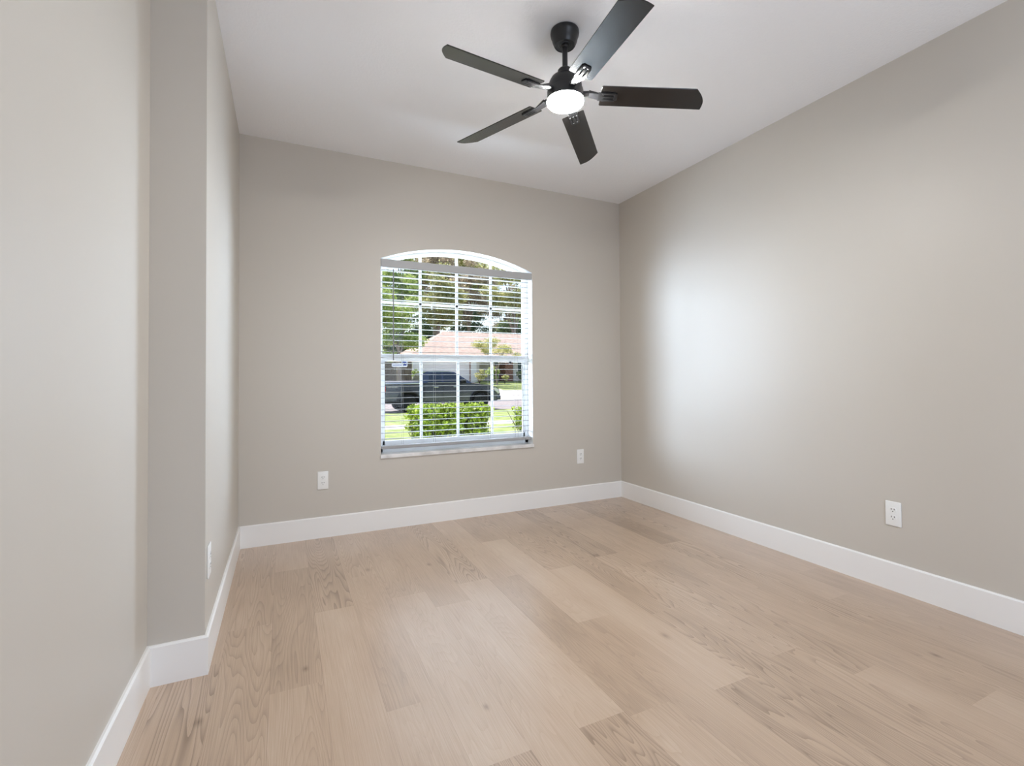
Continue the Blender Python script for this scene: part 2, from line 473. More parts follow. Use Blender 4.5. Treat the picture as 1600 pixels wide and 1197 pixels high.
def baseboard(name, poly_in):
    """poly_in: (x,y) run of the wall line with the room on its left; mitred at corners"""
    b = MB(); pts = [Vector(p) for p in poly_in]; n = len(pts); secs = []
    for i, p in enumerate(pts):
        d0 = (pts[i] - pts[i - 1]).normalized() if i else None
        d1 = (pts[i + 1] - pts[i]).normalized() if i < n - 1 else None
        n0 = Vector((-d0.y, d0.x)) if d0 else None; n1 = Vector((-d1.y, d1.x)) if d1 else None
        if n0 is None: m_ = n1
        elif n1 is None: m_ = n0
        else: m_ = (n0 + n1) / (1 + n0.dot(n1))
        sec = []
        for t, z in ((-.004, 0), (BT, 0), (BT, BH - .006), (BT - .006, BH), (-.004, BH)):
            sec.append((p.x + m_.x * t, p.y + m_.y * t, z))
        secs.append(sec)
    b.loft(secs); struct(b.build(name, M['trim']), 'white baseboard'); return b


baseboard('baseboard_left', [(0, D - BT), (0, YJ), (XN, YJ), (XN, YR)])
baseboard('baseboard_back', [(W, D), (0, D)])
baseboard('baseboard_right', [(W, YR), (W, D - BT)])

# ------------------------------------------------------------------ window (vinyl single-hung, arched top sash)
win = bpy.data.objects.new('window_1', None); C.objects.link(win); win.location = (OXC, D + .1, OZ0); struct(win, 'white arched single-hung window')
ORG['window_1'] = Vector(win.location)
FY0, FY1 = D + .09, D + .15                # frame depth in the wall
FW = 0.028


def arch_band(mb, o0, o1, y0, y1, ztop_from=OZS):
    """band between arch insets o0 and o1"""
    secs = []
    for x in xs:
        za, zb = arch(x, o0), arch(min(max(x, OX0 + o1), OX1 - o1), o1)
        xb = min(max(x, OX0 + o1), OX1 - o1)
        secs.append([(x, y0, za), (xb, y0, zb), (xb, y1, zb), (x, y1, za)])
    mb.loft(secs)


b = MB()
b.box(OX0, OX0 + FW, FY0, FY1, OZ0 + .03, OZS); b.box(OX1 - FW, OX1, FY0, FY1, OZ0 + .03, OZS)
b.box(OX0, OX1, FY0, FY1 + .03, OZ0 + .028, OZ0 + .06)
arch_band(b, 0.0, 0.022, FY0, FY1)
b.build('window_frame', M['vinyl'], win)
MZ0, MZ1 = 1.243, 1.298                     # meeting rail
GX = (1.247, 1.551, 1.853)
# upper sash
b = MB()
b.box(OX0 + FW, OX1 - FW, D + .115, D + .145, MZ0 + .012, MZ1 - .004)
b.build('upper_sash', M['vinyl'], win)
b = MB()
for gx in GX: b.box(gx - .011, gx + .011, D + .122, D + .130, MZ1 - .01, arch(gx, .02), .002, 1)
b.box(OX0 + FW, OX1 - FW, D + .122, D + .130, 1.688, 1.708, .002, 1)
b.build('window_grid', M['vinyl'], win)
b = MB(); b.prism([(OX0 + .01, MZ1 - .02), (OX1 - .01, MZ1 - .02)] + [(x, arch(x, .012)) for x in reversed(xs[1:-1])], D + .1315, D + .1335, 'Y')
b.build('upper_pane', M['glass'], win)
# lower sash, standing nearer the room
b = MB(); LX0, LX1, LS = OX0 + FW, OX1 - FW, 0.018
b.box(LX0, LX0 + LS, D + .094, D + .114, .585, MZ1, .002, 1); b.box(LX1 - LS, LX1, D + .094, D + .114, .585, MZ1, .002, 1)
b.box(LX0, LX1, D + .094, D + .114, .582, .637, .003, 1); b.box(LX0, LX1, D + .092, D + .114, MZ0, MZ1, .004, 2)
ls = b.build('lower_sash', M['vinyl'], win)
b = MB()
b.box(LX1 - LS - .0035, LX1 - LS, D + .0955, D + .099, .64, MZ0 - .002); b.box(LX0 + LS, LX0 + LS + .0015, D + .0955, D + .099, .64, MZ0 - .002)
b.build('gasket', M['latch'], ls, label='thin black seal')
b = MB()
for gx in GX: b.box(gx - .011, gx + .011, D + .100, D + .106, .63, MZ0 + .005, .002, 1)
b.build('window_grid', M['vinyl'], win)
b = MB(); b.box(LX0 + .01, LX1 - .01, D + .108, D + .110, .62, MZ0 + .01); b.build('lower_pane', M['glass'], win)
b = MB(); b.box(2.005, 2.025, D + .080, D + .0935, 1.232, 1.2485, .002, 1); b.build('sash_latch', M['latch'], win, label='small black sash latch')
b = MB(); b.box(OX0 - .006, OX1 + .006, D - .012, D + .12, OZ0 - .001, OZ0 + .028, .004, 2)
b.build('window_sill', M['marble'], win, label='grey-white marble sill')

# alarm-company style sticker on the lower pane
st = thing('window_sticker', 'white rounded sticker with blue print on the lower window pane', 'sticker', (1.085, D + .1, 1.22))


def rrect(x0, x1, z0, z1, r, n=5):
    out = []
    for cx, cz, a in ((x1 - r, z1 - r, 0), (x0 + r, z1 - r, 90), (x0 + r, z0 + r, 180), (x1 - r, z0 + r, 270)):
        for i in range(n + 1):
            t = R(a + 90 * i / n); out.append((cx + r * math.cos(t), cz + r * math.sin(t)))
    return out


SY = D + .1078
b = MB()
poly = rrect(1.018, 1.140, 1.199, 1.226, .011)
b.prism(poly, SY - .0005, SY, 'Y'); b.prism(rrect(1.094, 1.140, 1.203, 1.244, .008), SY - .0006, SY, 'Y')
b.build('backing', M['sticker'], st)
b = MB(); b.prism([(1.100, 1.240), (1.133, 1.240), (1.133, 1.210), (1.103, 1.210), (1.106, 1.222), (1.100, 1.228)], SY - .0009, SY - .00065, 'Y')
b.build('emblem', M['stickerblue'], st, label='dark blue square emblem')
b = MB(); b.prism([(1.103, 1.221), (1.114, 1.231), (1.116, 1.220)], SY - .0012, SY - .0009, 'Y'); b.prism([(1.121, 1.224), (1.126, 1.232), (1.131, 1.226), (1.126, 1.219)], SY - .0012, SY - .0009, 'Y')
b.build('emblem_mark', M['sticker'], st, label='small white shapes in the emblem')
b = MB(); rr = random.Random(3); x = 1.026
while x < 1.086:
    w_ = rr.uniform(.004, .008); h_ = rr.uniform(.004, .008); b.box(x, x + w_ * .8, SY - .0009, SY - .0006, 1.208, 1.208 + h_); x += w_ + .0015
b.build('print', M['stickertext'], st, label='tiny illegible blue-grey lettering')

# ------------------------------------------------------------------ venetian blind
bl = thing('window_blind', 'white horizontal-slat blind, open, hanging in the arched window', 'blind', (OXC, D + .04, OZS))
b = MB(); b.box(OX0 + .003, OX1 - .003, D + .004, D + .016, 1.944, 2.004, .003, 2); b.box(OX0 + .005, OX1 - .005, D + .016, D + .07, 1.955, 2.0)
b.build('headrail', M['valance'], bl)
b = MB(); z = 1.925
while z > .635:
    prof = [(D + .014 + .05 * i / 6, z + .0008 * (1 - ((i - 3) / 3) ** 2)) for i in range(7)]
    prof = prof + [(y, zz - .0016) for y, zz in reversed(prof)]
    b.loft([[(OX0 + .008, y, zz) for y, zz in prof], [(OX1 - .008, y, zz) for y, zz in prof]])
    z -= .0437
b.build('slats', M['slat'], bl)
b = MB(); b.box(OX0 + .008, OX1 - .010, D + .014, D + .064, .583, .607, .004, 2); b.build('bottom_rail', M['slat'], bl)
for cx in (1.085, 1.335, 1.80, 2.05):
    b = MB()
    for cy in (D + .0125, D + .0655): b.tube([(cx, cy, 1.95), (cx, cy, .60)], .0008, 5)
    b.build('ladder_cord', M['slat'], bl)
b = MB(); b.tube([(1.010, D - .004, 1.93), (1.009, D - .004, 1.245)], .0042, 6); b.build('tilt_wand', M['wand'], bl, label='thin grey tilt wand')

# ------------------------------------------------------------------ ceiling fan
FX, FYC = 1.4616, 1.9142
fan = thing('ceiling_fan', 'black five-blade ceiling fan with a lit round lamp below', 'ceiling fan', (FX, FYC, H))
c0 = (FX, FYC, 0)
b = MB(); b.lathe([(.055, H + .002), (.066, H - .004), (.0675, H - .014), (.0655, H - .026), (.0625, H - .03), (.058, H - .05), (.0515, H - .066), (.0475, H - .072), (.046, H - .072), (.0445, H - .069),
                   (.030, H - .069), (.029, H - .071), (.022, H - .0715), (.020, H - .069), (.0001, H - .069)], c0, 56)
b.build('canopy', M['black'], fan, True)
b = MB(); b.lathe([(.0001, H - .062), (.016, H - .066), (.0175, H - .074), (.0125, H - .080), (.0125, 2.545), (.0001, 2.545)], c0, 24); b.build('downrod', M['black'], fan, True)
b = MB(); b.lathe([(.0001, 2.556), (.030, 2.556), (.034, 2.551), (.035, 2.535), (.037, 2.527), (.052, 2.523), (.066, 2.512), (.075, 2.495), (.078, 2.478), (.078, 2.458), (.083, 2.455), (.0845, 2.450), (.0845, 2.418), (.087, 2.414), (.087, 2.408), (.0001, 2.408)], c0, 64)
b.build('motor_housing', M['black'], fan, True)
b = MB(); b.lathe([(.0845, 2.4075), (.0865, 2.404), (.086, 2.398), (.080, 2.391), (.065, 2.386), (.04, 2.3835), (.0001, 2.3825)], c0, 64)
b.build('lamp_lens', M['lens'], fan, True, label='glowing white lamp lens')

# blades: one modelled along +X about the hub, then copied round
R0, R1, BW2, TH = .165, .632, .0565, .0045
PITCH = R(14.3)
rotp = Matrix.Translation((0, 0, 2.4165)) @ Matrix.Rotation(R(3.2), 4, 'Y') @ Matrix.Rotation(-PITCH, 4, 'X')
rotp.translation.z = 2.4165 + math.sin(R(3.2)) * .39


def blade_outline():
    pts = [(R0, -BW2 + .004), (R0, BW2 - .004), (R0 + .004, BW2)]
    for i in range(13):                                       # slanting, bowed tip
        t = i / 12; pts.append((R1 + .016 - .052 * t + .020 * math.sin(PI * t), (BW2 + .002) * (1 - 2 * t)))
    pts += [(R0 + .004, -BW2)]
    return pts


protoe = None
for k in range(5):
    ang = R(-26.6 + 72 * k)
    if k == 0:
        b = MB(); b.prism(blade_outline(), -TH / 2, TH / 2, 'Z', .0012, 1); bmesh.ops.transform(b.bm, matrix=rotp, verts=b.bm.verts)
        bmesh.ops.translate(b.bm, vec=(0, 0, -H), verts=b.bm.verts)
        bo = b.build('blade', M['blade'], fan, False, True)
        bo['shape'] = 'blade'
        # blade iron: arm from the motor, then a slotted pad under the blade root
        b = MB(); t = MB()
        b.box(.152, .181, -.024, .024, -.0085, -.0024, .003, 2); b.box(.226, .243, -.019, .019, -.0085, -.0024, .003, 2)
        for yy in (-.0178, 0, .0178): b.box(.172, .232, yy - .0052, yy + .0052, -.0105, -.0024, .002, 2)
        bmesh.ops.transform(b.bm, matrix=rotp, verts=b.bm.verts)
        b.box(.076, .118, -.015, .015, 2.432, 2.446, .003, 2)
        pa = [rotp @ Vector((.160, y_, z_)) for y_, z_ in ((-.018, -.0085), (.018, -.0085), (.018, -.0022), (-.018, -.0022))]
        b.loft([[(.110, -.019, 2.432), (.110, .019, 2.432), (.110, .019, 2.446), (.110, -.019, 2.446)], [tuple(v) for v in pa]])
        bmesh.ops.translate(b.bm, vec=(0, 0, -H), verts=b.bm.verts)
        io = b.build('blade_iron', M['black'], bo, True, True)
        b = MB()
        for yy in (-.0082, .0082): b.box(.178, .224, yy - .0012, yy + .0012, -.0092, -.0078)
        for px, py in ((.236, 0), (.164, .012), (.164, -.012)): b.lathe([(.0001, -.0105), (.0022, -.0102), (.003, -.0084)], (px, py, 0), 10)
        bmesh.ops.transform(b.bm, matrix=rotp, verts=b.bm.verts); bmesh.ops.translate(b.bm, vec=(0, 0, -H), verts=b.bm.verts)
        protoe = bo; del bo['shape']
        b.bm.free()
    else:
        bo = copy_tree(protoe, fan)
    bo.rotation_euler = (0, 0, ang)

# ------------------------------------------------------------------ wall outlets (built facing -Y, then turned)
OG = 'duplex outlets low on the walls'


def make_outlet(label):
    t = thing('wall_outlet', label, 'outlet', (0, 0, 0), OG)
    b = MB(); b.box(-.036, .036, -.0065, .0005, -.063, .063, .004, 3); b.build('cover_plate', M['plastic'], t, True)
    for s in (1, -1):
        cz = .0195 * s
        b = MB(); b.prism([(.0165 * math.cos(2 * PI * i / 28) , cz + max(-.0135, min(.0135, .0165 * math.sin(2 * PI * i / 28)))) for i in range(28)], -.0085, -.005, 'Y', .0008, 1)
        rc = b.build('receptacle', M['plastic'], t, True)
        b = MB()
        b.box(-.0082, -.0050, -.0089, -.0080, cz + .0005, cz + .0085); b.box(.0050, .0082, -.0089, -.0080, cz + .0010, cz + .0080)
        b.lathe([(.0001, -.0089), (.0026, -.0089), (.0026, -.0080)], (0, 0, cz - .0068), 12, 'Y')
        b.build('slots', M['slot'], rc, label='dark plug slots')
    b = MB(); b.lathe([(.0001, -.0078), (.0022, -.0075), (.0026, -.006)], (0, 0, 0), 12, 'Y'); b.build('screw', M['plastic'], t, True)
    return t


op = make_outlet('white wall outlet on the window wall, nearer the left corner'); op.location = (.517, D, .398)
for lab, loc, rz in (('white wall outlet on the window wall, near the right corner', (2.66, D, .405), 0),
                     ('white wall outlet on the right wall, seen large', (W, 1.412, .395), -PI / 2),
                     ('white wall outlet on the left wall just past the jog, seen edge-on', (0, 2.235, .398), PI / 2)):
    q_ = copy_tree(op); q_['label'] = lab; q_.location = loc; q_.rotation_euler = (0, 0, rz)

# ------------------------------------------------------------------ outside: ground
def strip(name, m, ys, zs, x0, x1, thick=.25):
    b = MB(); pts = list(zip(ys, zs)) + [(ys[-1], zs[-1] - thick), (ys[0], zs[0] - thick)]
    b.prism(pts, x0, x1, 'X'); return struct(b.build(name, m))


strip('lawn_near', M['lawn'], [D + TW, 6.5, 9.5, 14.95], [-.22, -.38, -.43, -.445], -30, 55)
strip('path_sidewalk', M['concrete'], [14.95, 16.2], [-.44, -.44], -30, 55)
strip('lawn_verge', M['lawn'], [16.2, 22.3], [-.445, -.46], -30, 55)
strip('street', M['asphalt'], [22.3, 31.3], [-.49, -.49], -40, 80)
strip('path_apron', M['concrete'], [31.3, 31.5, 36.8], [-.44, -.40, .10], -40, 80)
strip('lawn_far', M['lawn'], [36.8, 44, 75], [.10, .78, 1.6], -40, 80)
strip('path_driveway', M['concrete'], [36.8, 44.2], [.115, .80], 11.6, 16.9, .1)
# unseen eave over the window, added to keep direct sun out of the room
b = MB(); b.box(-1.5, 5, D + TW, D + TW + 1.0, 2.60, 2.72); struct(b.build('sun_blocking_eave', M['house_white']))


# ------------------------------------------------------------------ leaves
def leaves(name, m, parent, blobs, n, size, seed, shell=0.3, org=None, asp=0.55, up=0.0):
    """n leaf blades scattered through ellipsoid clumps (cx,cy,cz,rx,ry,rz)"""
    g = np.random.default_rng(seed); B = np.array(blobs, float)
    vol = (B[:, 3] * B[:, 4] * B[:, 5]) ** .75; k = g.choice(len(B), n, p=vol / vol.sum())
    d = g.normal(size=(n, 3)); d /= np.linalg.norm(d, axis=1)[:, None]
    r = shell + (1 - shell) * g.random(n) ** .7; r *= 1 + .12 * g.normal(size=n)
    P = B[k, :3] + d * B[k, 3:] * r[:, None]
    a = g.normal(size=(n, 3)); a /= np.linalg.norm(a, axis=1)[:, None]
    nn = g.normal(size=(n, 3)) + np.array([0, 0, up]); bvec = np.cross(a, nn); bvec /= np.linalg.norm(bvec, axis=1)[:, None]
    s = size * (.6 + .8 * g.random(n)); a *= s[:, None]; bvec *= (s * asp)[:, None]
    lift = np.cross(a, bvec); lift = lift / np.linalg.norm(lift, axis=1)[:, None] * (s * .12)[:, None]
    V = np.stack([P - a, P + bvec + lift, P + a, P - bvec + lift], 1).reshape(-1, 3)
    if parent is not None: V = V - np.array(ORG[parent.name])
    me = bpy.data.meshes.new(name); me.vertices.add(4 * n); me.vertices.foreach_set('co', V.astype(np.float32).ravel())
    me.loops.add(4 * n); me.loops.foreach_set('vertex_index', np.arange(4 * n, dtype=np.int32))
    me.polygons.add(n); me.polygons.foreach_set('loop_start', np.arange(0, 4 * n, 4, dtype=np.int32)); me.polygons.foreach_set('loop_total', np.full(n, 4, np.int32))
    me.update(calc_edges=True); me.materials.append(m)
    at = me.attributes.new('tint', 'FLOAT', 'FACE'); at.data.foreach_set('value', g.random(n).astype(np.float32))
    o = bpy.data.objects.new(name, me); C.objects.link(o)
    if parent is not None: o.parent = parent; ORG[o.name] = ORG[parent.name]
    return o


def clumps(c, rad, n, r, seed):
    g = random.Random(seed); out = []
    for i in range(n):
        while True:
            p = [g.uniform(-1, 1) for _ in range(3)]
            if sum(v * v for v in p) < 1: break
        q = r * g.uniform(.7, 1.25)
        out.append((c[0] + p[0] * rad[0], c[1] + p[1] * rad[1], c[2] + p[2] * rad[2], q, q, q * .62))
    return out


def tree(label, base, trunk_h, r, crown_c, crown_r, m, n, leaf, seed, nclump=16, cr=1.2, lean=(0, 0), name='tree', group=None):
    t = thing(name, label, 'tree', base, group)
    x, y, z = base; g = random.Random(seed)
    b = MB(); top = (x + lean[0], y + lean[1], z + trunk_h)
    mid = (x + lean[0] * .4 + g.uniform(-.15, .15), y + lean[1] * .4, z + trunk_h * .5)
    b.tube([(x, y, z - .2), (x, y, z + .3), mid, top], [r * 1.25, r, r * .8, r * .5], 9)
    for i in range(6):
        q = (crown_c[0] + g.uniform(-.75, .75) * crown_r[0], crown_c[1] + g.uniform(-.6, .6) * crown_r[1], crown_c[2] + g.uniform(-.3, .8) * crown_r[2])
        s = Vector(mid).lerp(Vector(top), g.uniform(.3, 1)); e = Vector(q); h = s.lerp(e, .5) + Vector((0, 0, -.2))
        b.tube([s, h, e], [r * .42, r * .3, r * .1], 6)
    b.build('trunk', M['bark'], t, True)
    leaves('crown', m, t, clumps(crown_c, crown_r, nclump, cr, seed), n, leaf, seed)
    return t


TG = 'trees beyond the street'
YA, YB, YC, YD = 57.5, 63.0, 68.5, 74.0
tree('bright green leafy tree left of the tiled roof', (8.6, 38.5, .25), 4.2, .2, (8.2, 38.5, 6.4), (2.3, 1.6, 3.8), M['leaf_bright'], 16000, .085, 1, 34, .85, group=TG)
tree('tall brown-trunked tree rising behind the left roof hip', (16.9, YA, 1), 8.5, .33, (17.9, YA, 11.2), (3.4, 2.0, 3.8), M['leaf_olive'], 14000, .13, 2, 30, 1.2, (.8, 0), group=TG)
tree('olive tree in the upper right of the window view', (28.0, YA, 1), 8, .3, (28.0, YA, 12.6), (3.6, 2.0, 4.0), M['leaf_olive'], 13000, .13, 4, 30, 1.2, group=TG)
tree('dark green tree filling in behind the bright left tree', (11.6, YA, 1), 4, .28, (11.6, YA, 6.8), (2.9, 2.0, 4.4), M['leaf_dark'], 12000, .14, 7, 28, 1.2, group=TG)
tree('tan mossy tree above the middle of the roof', (23.4, YB, 1), 9, .36, (23.6, YB, 13.6), (3.4, 2.2, 4.4), M['leaf_tan'], 13000, .13, 3, 30, 1.2, (.3, 0), group=TG)
tree('dark green tree low at the right behind the roof', (30.0, YB, 1), 3.5, .25, (29.8, YB, 6.9), (3.4, 2.2, 2.6), M['leaf_dark'], 10000, .14, 5, 24, 1.2, group=TG)
tree('tall bright tree at the top left of the view', (14.2, YB, 1), 9, .35, (14.2, YB, 14.6), (3.4, 2.2, 5.4), M['leaf_bright'], 16000, .14, 12, 30, 1.3, group=TG)
tree('tall tan tree left of the middle of the view', (20.2, YC, 1), 10, .35, (20.2, YC, 16.4), (3.4, 2.2, 4.8), M['leaf_tan'], 12000, .15, 6, 28, 1.3, group=TG)
tree('dark leaning tree behind the roof ridge', (25.8, YC, 1), 6, .25, (26.0, YC, 9.4), (3.0, 2.0, 3.6), M['leaf_dark'], 7000, .14, 8, 22, 1.1, (-.4, 0), group=TG)
tree('slim bare-stemmed tree right of the mossy tree', (36.4, 80.0, 1), 10, .18, (36.0, 80.0, 15.2), (3.8, 2.2, 6.2), M['leaf_tan'], 12000, .15, 9, 30, 1.2, (.2, 0), group=TG)
tree('far olive tree closing the view above the right eave', (38.0, YD, 1), 7, .3, (37.6, YD, 10.5), (4.2, 2.4, 6.4), M['leaf_olive'], 11000, .18, 10, 30, 1.6, group=TG)
tree('far dark tree low between the trunks on the left', (19.6, YD, 1), 3, .3, (19.6, YD, 7.2), (4.4, 2.4, 3.6), M['leaf_dark'], 11000, .17, 15, 28, 1.5, group=TG)
tree('pale far tree in the arch of the window', (26.0, YD, 1), 12, .3, (26.6, YD, 18.8), (9.0, 2.2, 4.6), M['leaf_pale'], 22000, .19, 13, 60, 1.7, group=TG)
tree('bright green tree standing over the far end of the board fence', (5.0, YB, 1), 6, .3, (5.0, YB, 8.2), (3.4, 2.0, 5.6), M['leaf_bright'], 11000, .16, 16, 30, 1.4, group=TG)
tree('olive tree standing past the far end of the board fence', (-2.4, YC, 1), 6, .3, (-2.4, YC, 8.0), (3.8, 2.0, 5.4), M['leaf_olive'], 10000, .17, 17, 30, 1.5, group=TG)
tree('small airy pale-yellow tree in front of the roof', (18.0, 40.6, .45), 1.9, .07, (18.2, 40.6, 3.9), (2.5, 1.0, 1.1), M['leaf_pale'], 3600, .075, 14, 18, .55, group=TG)


def bush(label, base, rad, m, n, leaf, seed, group='bushes in front of the far house'):
    t = thing('bush', label, 'bush', base, group); g = random.Random(seed)
    b = MB()
    for i in range(6):
        b.tube([(base[0], base[1], base[2] - .1), (base[0] + g.uniform(-.5, .5) * rad[0], base[1] + g.uniform(-.4, .4) * rad[1], base[2] + rad[2] * 1.3)], [.03, .012], 5)
    b.build('stems', M['stem'], t)
    leaves('foliage', m, t, clumps((base[0], base[1], base[2] + rad[2]), (rad[0] * .7, rad[1] * .7, rad[2] * .65), 10, min(rad) * .45, seed), n, leaf, seed)


bush('olive bush between the fence and the garage', (10.95, 42.3, .70), (.5, .4, .85), M['leaf_bright'], 900, .08, 21)
bush('rounded yellow-green bush right of the garage door', (16.9, 42.2, .70), (.75, .6, .75), M['leaf_pale'], 1300, .08, 22)
bush('taller loose green bush by the entrance', (18.2, 42.0, .68), (.85, .6, 1.15), M['leaf_bright'], 1700, .09, 23)
bush('low pale bush under the small airy tree', (19.3, 41.7, .66), (.35, .35, .45), M['leaf_pale'], 500, .07, 24)
bush('dark green bush beside the brick pier at far right', (21.6, 42.6, .72), (.8, .5, .8), M['leaf_dark'], 1300, .09, 25)

# ------------------------------------------------------------------ far house
hs = thing('house', 'pale single-storey house with terracotta tiled hip roof and white garage', 'house', (17, 48, .8))
b = MB(); b.box(11.0, 17.6, 44.0, 54, .4, 3.2); b.box(17.6, 30, 46.0, 54, .4, 3.2); b.build('wall', M['stucco'], hs)
b = MB(); b.box(11.75, 16.55, 43.93, 44.0, .78, 3.0)
for i in range(1, 4): b.box(11.75, 16.55, 43.915, 43.93, .78 + .555 * i - .012, .78 + .555 * i + .012)
b.build('garage_door', M['garage'], hs, label='white panelled garage door')
for xx in (11.3, 16.95):
    b = MB(); b.box(xx - .30, xx + .30, 43.86, 44.0, .6, 3.1); b.build('trim_board', M['house_white'], hs)
b = MB(); b.box(16.56, 16.66, 43.88, 44.0, .6, 3.1); b.build('door_post', M['brick'], hs, label='thin red-brown post')
b = MB(); b.box(20.6, 21.45, 44.4, 46.0, .5, 3.2); b.build('pier', M['brick'], hs, label='red-brown brick pier')
b = MB(); b.box(21.45, 22.1, 44.6, 46.0, .5, 3.2); b.build('pier', M['stucco'], hs)
for xa, xb in ((19.9, 20.45), (22.5, 24.0)):
    b = MB(); b.box(xa, xb, 45.93, 46.0, 1.2, 3.0); w_ = b.build('window', M['housewin'], hs)
    b = MB(); b.box(xa - .12, xa, 45.9, 46.0, 1.1, 3.1); b.box(xb, xb + .12, 45.9, 46.0, 1.1, 3.1); b.box(xa - .12, xb + .12, 45.9, 46.0, 3.0, 3.1); b.build('window_trim', M['house_white'], w_)
ez, rz_ = 3.25, 6.05
P_ = [(10.6, 43.5, ez), (31, 43.5, ez), (31, 54.5, ez), (10.6, 54.5, ez), (15.4, 48.7, rz_), (26.0, 48.7, rz_)]
b = MB(); v = [b.bm.verts.new(p) for p in P_]; lo = [b.bm.verts.new((p[0], p[1], p[2] - .16)) for p in P_[:4]]
for f in ((0, 1, 5, 4), (1, 2, 5), (2, 3, 4, 5), (3, 0, 4)): b.bm.faces.new([v[i] for i in f])
for i in range(4): b.bm.faces.new((v[i], v[(i + 1) % 4], lo[(i + 1) % 4], lo[i]))
b.bm.faces.new(lo); b.build('roof', M['shingle'], hs, label='terracotta tiled hip roof')

fe = thing('garden_fence', 'dark brown board fence left of the far house', 'fence', (7.5, 43.2, .7))
b = MB(); x = -6.0
while x < 10.6:
    b.box(x, x + .15, 43.2, 43.23, .5, 2.75 + .02 * math.sin(x * 9), .006, 1); x += .158
b.box(-6.0, 10.6, 43.23, 43.28, .95, 1.05); b.box(-6.0, 10.6, 43.23, 43.28, 2.35, 2.45); b.build('boards', M['fence'], fe)
for px in (-5.95, -3.5, -1.0, 1.5, 4.0, 6.5, 8.5, 10.55):
    b = MB(); b.box(px - .05, px + .05, 43.28, 43.38, .3, 2.8); b.build('post', M['fence'], fe)

# ------------------------------------------------------------------ pickup truck parked along the street (x forward, near side at -Y)
TX, TY, TZ = 4.32, 22.42, -.485
tk = thing('pickup_truck', 'dark blue crew-cab pickup truck parked on the street', 'pickup truck', (TX, TY, TZ))
HWT = 1.0                                                   # half width; local y runs 0 (near side) to 2
RW, FWX, WR = 1.22, 4.87, .42


def arch_pts(cx, r, n=9):
    return [(cx + r * math.cos(PI - PI * i / n), .50 + (r - .02) * math.sin(PI * i / n)) for i in range(n + 1)]


side = [(.06, .62), (.04, .82), (.06, 1.30), (.10, 1.345), (1.80, 1.37), (1.95, 1.39), (4.40, 1.36), (4.62, 1.335), (5.30, 1.26), (5.66, 1.17), (5.83, 1.06), (5.90, .82), (5.88, .60), (5.72, .47)]
bottom = list(reversed(arch_pts(FWX, .51))) + list(reversed(arch_pts(RW, .51)))
b = MB()
prof = side + [(FWX + .53, .47)] + bottom[:10] + [(FWX - .54, .48), (RW + .54, .50)] + bottom[10:] + [(RW - .53, .55)]
cen = Vector((2.9, .9))
secs = []
for yy, ins in ((0.06, .035), (0.0, .0), (0.0, .0), (2.0, .0), (2.0, .0), (1.94, .035)):
    secs.append([(x + (cen.x - x) * ins * .25, yy, z + (cen.y - z) * ins) for x, z in prof])
secs = [secs[0], secs[1], secs[3], secs[5]]
b.loft(secs); b.build('body', M['car'], tk, False, True)
# cab: tapered greenhouse
cabp = [(1.78, 1.36), (1.98, 1.86), (2.14, 1.935), (2.6, 1.965), (3.25, 1.955), (3.52, 1.915), (4.42, 1.35)]
b = MB(); b.loft([[(x, .04 + max(0, z - 1.36) * .30, z) for x, z in cabp], [(x, 1.96 - max(0, z - 1.36) * .30, z) for x, z in cabp]])
b.build('cab', M['car'], tk, False, True)


def cw(y_off, z): return .04 + max(0, z - 1.36) * .30 + y_off


for side_y, sg in ((0, 1), (2.0, -1)):
    for poly in ([(2.20, 1.43), (2.26, 1.80), (2.36, 1.86), (2.86, 1.875), (2.86, 1.42)], [(2.94, 1.42), (2.94, 1.875), (3.42, 1.865), (3.56, 1.82), (4.02, 1.50), (4.03, 1.42)]):
        b = MB(); b.loft([[(x, side_y + sg * cw(o_, z), z) for x, z in poly] for o_ in (-.006, .010)]); b.build('side_window', M['carglass'], tk, False, True)
b = MB(); b.loft([[(3.545, y, 1.903), (4.385, y + (-.13 if y < 1 else .13), 1.383), (4.395, y + (-.13 if y < 1 else .13), 1.39), (3.555, y, 1.91)] for y in (.27, 1.73)]); b.build('windshield', M['carglass'], tk, False, True)
b = MB(); b.loft([[(1.965, y, 1.80), (1.81, y, 1.42), (1.80, y, 1.425), (1.955, y, 1.80)] for y in (.3, 1.7)]); b.build('rear_window', M['carglass'], tk, False, True)
b = MB(); b.tube([(2.16, .215, 1.41), (3.0, .052, 1.395)], .001, 4); b.box(2.16, 4.05, .028, .05, 1.396, 1.412); b.build('window_trim', M['chrome'], tk, False, True, label='bright window-line strip')
b = MB(); b.tube([(2.06, .225, 1.885), (2.3, .215, 1.93), (3.2, .212, 1.945), (3.5, .215, 1.905)], .012, 6); b.build('roof_rail', M['chrome'], tk, True, True, label='bright roof edge')
b = MB(); b.box(.08, 1.78, .02, .10, 1.345, 1.385, .012, 2); b.build('bed_rail', M['chrome'], tk, True, True, label='pale bed rail cap')
b = MB(); b.box(.12, 1.76, .10, 1.90, 1.375, 1.46, .03, 3); b.build('bed_cover', M['cover'], tk, True, True, label='grey bed cover')
